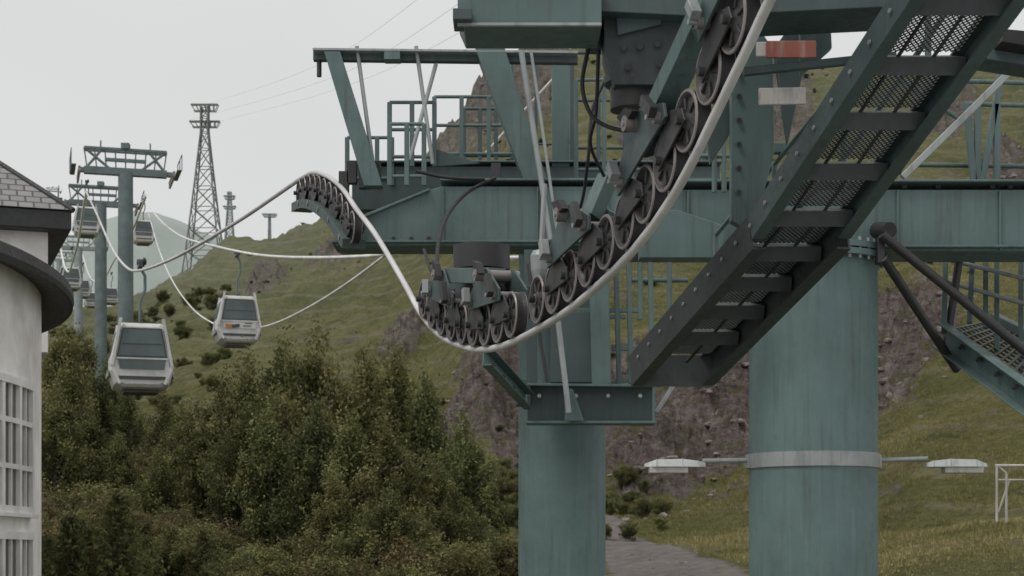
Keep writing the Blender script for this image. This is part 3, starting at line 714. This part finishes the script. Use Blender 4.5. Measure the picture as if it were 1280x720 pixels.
# ------------------------------------------------------------ gondola cabins
def cabin_mesh(mark=False):
    m=MB(); L=.95
    out=[(-.60,0),(.60,0),(.86,.12),(1.0,.55),(.98,.98),(.74,2.02),(.62,2.12),(-.62,2.12),(-.74,2.02),(-.98,.98),(-1.0,.55),(-.86,.12)]
    sl=[(-L-.02,.86),(-L+.06,.95),(-L+.25,1),(L-.25,1),(L-.06,.95),(L+.02,.86)]
    vs=[]; n=len(out)
    for yy,sc in sl:
        for x,z in out: vs.append((x*sc,yy,1.05+(z-1.05)*sc))
    fs=[];
    for i in range(len(sl)-1):
        for j in range(n): fs.append((i*n+j,i*n+(j+1)%n,(i+1)*n+(j+1)%n,(i+1)*n+j))
    fs.append(tuple(range(n))[::-1]); fs.append(tuple(range((len(sl)-1)*n,len(sl)*n)))
    m.add(vs,fs,'cabw')
    for q in(-1,1):
        y0=q*(L+.035)
        m.prism([(-.80,y0,.98),(.80,y0,.98),(.62,y0,1.93),(-.62,y0,1.93)],(0,q*.012,0),'cabd')
        m.prism([(-.74,y0+q*.012,1.04),(.74,y0+q*.012,1.04),(.57,y0+q*.012,1.88),(-.57,y0+q*.012,1.88)],(0,q*.01,0),'glass')
        m.box((-.62,y0+q*.03,1.42),(.62,y0+q*.03,1.42),.02,.03,'cabd')
        m.prism([(-.70,y0,.62),(.70,y0,.62),(.75,y0,.93),(-.75,y0,.93)],(0,q*.02,0),'glass' if not mark else 'cabw')
        m.box((-.8,y0+q*.02,.955),(.8,y0+q*.02,.955),.05,.05,'cabw')
        m.box((-.74,y0+q*.01,.34),(.74,y0+q*.01,.34),.03,.10,'cabd')
        for s in(-1,1):
            m.box((s*.94,y0,.72),(s*.66,y0,2.24),.09,.11,'cabw',(0,1,0))
            m.box((s*.96,y0-q*.02,.75),(s*.70,y0,.14),.09,.10,'cabw',(0,1,0))
        if mark:
            m.box((-.62,y0+q*.03,.72),(-.05,y0+q*.03,.72),.02,.16,'orange'); m.box((-.35,y0+q*.045,.70),(.0,y0+q*.045,.76),.02,.14,'cabd')
            m.box((.15,y0+q*.03,.74),(.5,y0+q*.03,.74),.02,.045,'cabd'); m.box((.22,y0+q*.03,.86),(.55,y0+q*.03,.86),.02,.04,'cabd')
    for s in(-1,1):
        for a,b in((-.62,-.05),(.05,.62)):
            f=lambda z:s*(.985-(z-.98)*.23+.012)
            m.prism([(f(1.08),a,1.08),(f(1.08),b,1.08),(f(1.85),b,1.85),(f(1.85),a,1.85)],(s*.012,0,0),'glass')
        m.box((s*1.02,0,.2),(s*1.02,0,1.0),.02,.02,'cabd')
        m.box((s*1.03,-.6,.5),(s*1.03,.6,.5),.05,.18,'galv')
    m.box((-.5,0,2.14),(.5,0,2.14),1.1,.06,'cabd'); m.box((0,-.6,2.2),(0,.6,2.2),.1,.1,'cabd')
    m.box((-.55,0,-.05),(.55,0,-.05),1.2,.08,'cabd')
    m.ptube([(0,0,2.15),(0,0,2.9),(.16,0,3.3),(.16,0,3.75),(.0,0,4.05)],.05,'far',8)
    m.box((0,-.35,4.08),(0,.35,4.08),.14,.16,'cabd'); m.box((.05,-.2,4.2),(.05,.2,4.2),.3,.12,'far')
    for k in(-.3,.3): m.rev((.12,k,4.2),(1,0,0),[(0,-.04),(.1,-.04),(.1,.04),(0,.04)],'iron',10)
    me=m.obj('cabin_shape'); d=me.data; bpy.data.objects.remove(me); return d
cm=[cabin_mesh(False),cabin_mesh(True)]
def cabin(u,vbot,y,k=0,s=1):
    o=bpy.data.objects.new('gondola_cabin',cm[k]); S.collection.objects.link(o); o.location=P(u,vbot,y); o.rotation_euler=(0,0,math.atan(SL)); o.scale=(s,s,s)
cabin(175,489,55.5); cabin(296,431,79,1,1.02); cabin(108,295,131); cabin(179,305,160); cabin(89,362,170); cabin(139,380,230); cabin(114,384,250); cabin(92,378,300); cabin(82,352,260); cabin(103,372,210)

# ------------------------------------------------------------ lattice pylon
def pylon(u,y,vtop,vbase,wb,wt,mat,arms,r=.14,name='lattice_pylon'):
    e=empty(name); m=MB(); x=(u-640)*K*y; zb=Z(vbase,y); zt=Z(vtop,y); n=9; lv=[]
    for i in range(n+1):
        f=1-(1-i/n)**1.25; z=zb+(zt-zb)*f; w=(wb+(wt-wb)*min(1,f/.85)**.9)/2*K*y
        lv.append([Vector((x+sx*w,y+sy*w,z)) for sx,sy in((-1,-1),(1,-1),(1,1),(-1,1))])
    for a,b in zip(lv[:-1],lv[1:]):
        for j in range(4):
            k=(j+1)%4; m.tube(a[j],b[j],r,mat,5); m.tube(a[j],b[k],r*.55,mat,4); m.tube(a[k],b[j],r*.55,mat,4); m.tube(b[j],b[k],r*.5,mat,4)
    for (v,hw,th) in arms:
        z=Z(v,y); hw*=K*y; th*=K*y
        for dy in(-.5,.5):
            m.tube((x-hw,y+dy,z),(x+hw,y+dy,z),r*.8,mat,5); m.tube((x-hw*.8,y+dy,z-th),(x+hw*.8,y+dy,z-th),r*.7,mat,5)
            for q in np.linspace(-1,1,7): m.tube((x+hw*q,y+dy,z),(x+hw*.8*(q+.15 if q<1 else q),y+dy,z-th),r*.5,mat,4)
    m.obj('lattice',e)
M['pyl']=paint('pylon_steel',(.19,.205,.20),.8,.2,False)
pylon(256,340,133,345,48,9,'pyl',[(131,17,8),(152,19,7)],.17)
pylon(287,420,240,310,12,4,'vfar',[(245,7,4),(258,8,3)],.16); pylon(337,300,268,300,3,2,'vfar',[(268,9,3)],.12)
m=MB()
for (a,b,c) in (((238,150,340),(420,95,200),(700,-80,90)),((274,152,340),(440,105,200),(760,-60,90)),((258,131,340),(400,80,200),(640,-90,100))):
    m.ptube(cr([P(*a),P(*b),P(*c)],12),.012,'vfar',5)
m.obj('power_lines')

# ------------------------------------------------------------ building
bd=empty('round_white_building')
def ringpt(cx,cy,r,th,z): return Vector((cx+r*math.cos(th),cy+r*math.sin(th),z))
RB=11.0; bx,by=-7.72-.964*RB,28-.266*RB; th0=math.atan2(.266,.964)
m=MB()
m.rev((bx,by,0),UP,[(RB,-4),(RB,4.3)],'wall',160); m.obj('wall',bd)
m=MB(); m.rev((bx,by,0),UP,[(RB-.05,4.16),(RB+.42,4.05),(RB+.44,4.0),(RB+.50,4.0),(RB+.52,4.08),(RB+.49,4.24),(RB+.42,4.28),(RB-1.5,4.33),(RB-4,4.36),(0,4.36)],'roof_edge',160)
m.obj('lower_roof',bd)
cxr,cyr=-9.30,34.2; E=.42
RM=Matrix.Translation((cxr,cyr,0))@Matrix.Rotation(math.radians(20),4,'Z')@Matrix.Translation((-cxr,-cyr,0))
m=MB()
x1=cxr; x0=-24; y0=cyr; y1=cyr+9
m.box(((x0+x1)/2,(y0+y1)/2,4.0),((x0+x1)/2,(y0+y1)/2,6.45),x1-x0,y1-y0,'wall',(0,1,0)); o=m.obj('upper_wall',bd); o.data.transform(RM)
m=MB(); zA,zB=6.40,6.78
ex0,ex1,ey0,ey1=x0-E,x1+E,y0-E,y1+E
m.add([(ex0,ey0,zA),(ex1,ey0,zA),(ex1,ey1,zA),(ex0,ey1,zA),(ex0,ey0,zB),(ex1,ey0,zB),(ex1,ey1,zB),(ex0,ey1,zB)],[(0,1,2,3),(0,4,5,1),(1,5,6,2),(2,6,7,3),(3,7,4,0),(4,7,6,5)],'roof_edge')
o=m.obj('upper_eaves',bd,.02); o.data.transform(RM)
rh=4.2; ins=5.0
A_=Vector((ex0-.03,ey0-.03,zB+.012));B_=Vector((ex1+.03,ey0-.03,zB+.012));C_=Vector((ex1+.03,ey1+.03,zB+.012));D_=Vector((ex0-.03,ey1+.03,zB+.012))
E_=Vector((ex0+ins,(ey0+ey1)/2,zB+rh)); F_=Vector((ex1-ins,(ey0+ey1)/2,zB+rh))
me=bpy.data.meshes.new('roof'); me.from_pydata([A_,B_,C_,D_,E_,F_],[],[(0,1,5,4),(1,2,5),(2,3,4,5),(3,0,4)]); ul=me.uv_layers.new(name='UVMap')
for p in me.polygons:
    o3=me.vertices[p.vertices[0]].co; e=(me.vertices[p.vertices[1]].co-o3).normalized(); g2=p.normal.cross(e)
    for li in p.loop_indices:
        d=me.vertices[me.loops[li].vertex_index].co-o3; ul.data[li].uv=(d.dot(e),d.dot(g2))
me.transform(RM)
me.materials.append(M['tile']); o=bpy.data.objects.new('upper_roof',me); S.collection.objects.link(o); o.parent=bd
m=MB(); m.tube(B_,F_,.06,'roof_edge',8); m.tube(E_,F_,.06,'roof_edge',8); o=m.obj('ridge_caps',bd); o.data.transform(RM)
# windows
m=MB()
def wbox(th,r,z0,z1,w,d,mat): 
    a=ringpt(bx,by,r,th,z0); b=ringpt(bx,by,r,th,z1); rad=Vector((math.cos(th),math.sin(th),0)); m.box(a,b,w,d,mat,rad)
def arc(tha,thb,r,z,h,d,mat,n=6):
    for i in range(n):
        a=tha+(thb-tha)*i/n; b=tha+(thb-tha)*(i+1)/n; m.box(ringpt(bx,by,r,a,z),ringpt(bx,by,r,b,z),d,h,mat)
D=math.radians
ta,tb=th0-D(10.6),th0-D(27.0)
for (z0,z1,rows) in ((.62,2.50,(1.25,1.92)),(-1.5,.24,(-.5,))):
    ns=12
    for i in range(ns):
        a=ta+(tb-ta)*i/ns; b=ta+(tb-ta)*(i+1)/ns
        m.add([ringpt(bx,by,RB+.012,a,z0),ringpt(bx,by,RB+.012,b,z0),ringpt(bx,by,RB+.012,b,z1),ringpt(bx,by,RB+.012,a,z1)],[(0,1,2,3)],'wglass')
    for k in range(5):
        th=ta+(tb-ta)*k/4; wbox(th,RB+.035,z0,z1,.12,.08,'frame')
        if k<4: wbox(th+(tb-ta)/8,RB+.03,z0,z1,.04,.05,'frame')
    arc(ta,tb,RB+.035,z0,.11,.1,'frame',10); arc(ta,tb,RB+.035,z1,.11,.1,'frame',10)
    for z in rows: arc(ta,tb,RB+.03,z,.075,.075,'frame',10)
    arc(ta+D(.5),tb,RB+.06,z0-.08,.05,.16,'frame',10)
m.obj('windows',bd)

# ------------------------------------------------------------ small metal frame on the slope
m=MB(); y=62
pts=[(1246,582,652),(1258,592,655),(1290,582,652)]
for u,a,b in pts: m.tube(P(u,a,y),P(u,b,y),.05,'whitep',8)
m.tube(P(1244,582,y),P(1292,582,y),.05,'whitep',8); m.tube(P(1246,600,y),P(1290,600,y),.035,'whitep',8); m.tube(P(1247,582,y),P(1258,592,y),.04,'whitep',8)
m.tube(P(1248,640,y),P(1262,600,y),.035,'whitep',8)
m.obj('goal_frame')

# ------------------------------------------------------------ world, sun, camera
w=bpy.data.worlds.new('World'); S.world=w; w.use_nodes=True; nt=w.node_tree; bg=nt.nodes['Background']
sun=Vector((-.45,-.35,.95)).normalized()
sk=N(nt,'ShaderNodeTexSky'); sk.sky_type='NISHITA'; sk.sun_disc=False; sk.sun_elevation=math.asin(sun.z); sk.sun_rotation=math.atan2(sun.x,sun.y)
sk.dust_density=4
tc=N(nt,'ShaderNodeTexCoord'); nn=noise(nt,1.6,4,.5,tc.outputs['Generated'])
cl=ramp(nt,nn,[(.3,(.67,.67,.67)),(.7,(.79,.79,.78))])
sc=N(nt,'ShaderNodeVectorMath',operation='SCALE'); nt.links.new(cl,sc.inputs[0]); sc.inputs['Scale'].default_value=10
nt.links.new(mix(nt,.93,sk.outputs[0],sc.outputs[0]),bg.inputs['Color']); bg.inputs['Strength'].default_value=.1
l=bpy.data.lights.new('sun','SUN'); l.energy=1.45; l.angle=math.radians(18); l.color=(1,.965,.91)
o=bpy.data.objects.new('sun',l); S.collection.objects.link(o); o.rotation_euler=(-sun).to_track_quat('-Z','Y').to_euler()
cam=bpy.data.cameras.new('camera'); o=bpy.data.objects.new('camera',cam); S.collection.objects.link(o); S.camera=o
o.rotation_euler=(math.pi/2,0,0); cam.lens=60; cam.sensor_width=36; cam.shift_y=(H0-360)/1280; cam.clip_end=9000; cam.clip_start=.1
cam.dof.use_dof=True; cam.dof.focus_distance=15; cam.dof.aperture_fstop=5.6
S.view_settings.view_transform='Standard'; S.view_settings.look='None'; S.view_settings.exposure=0
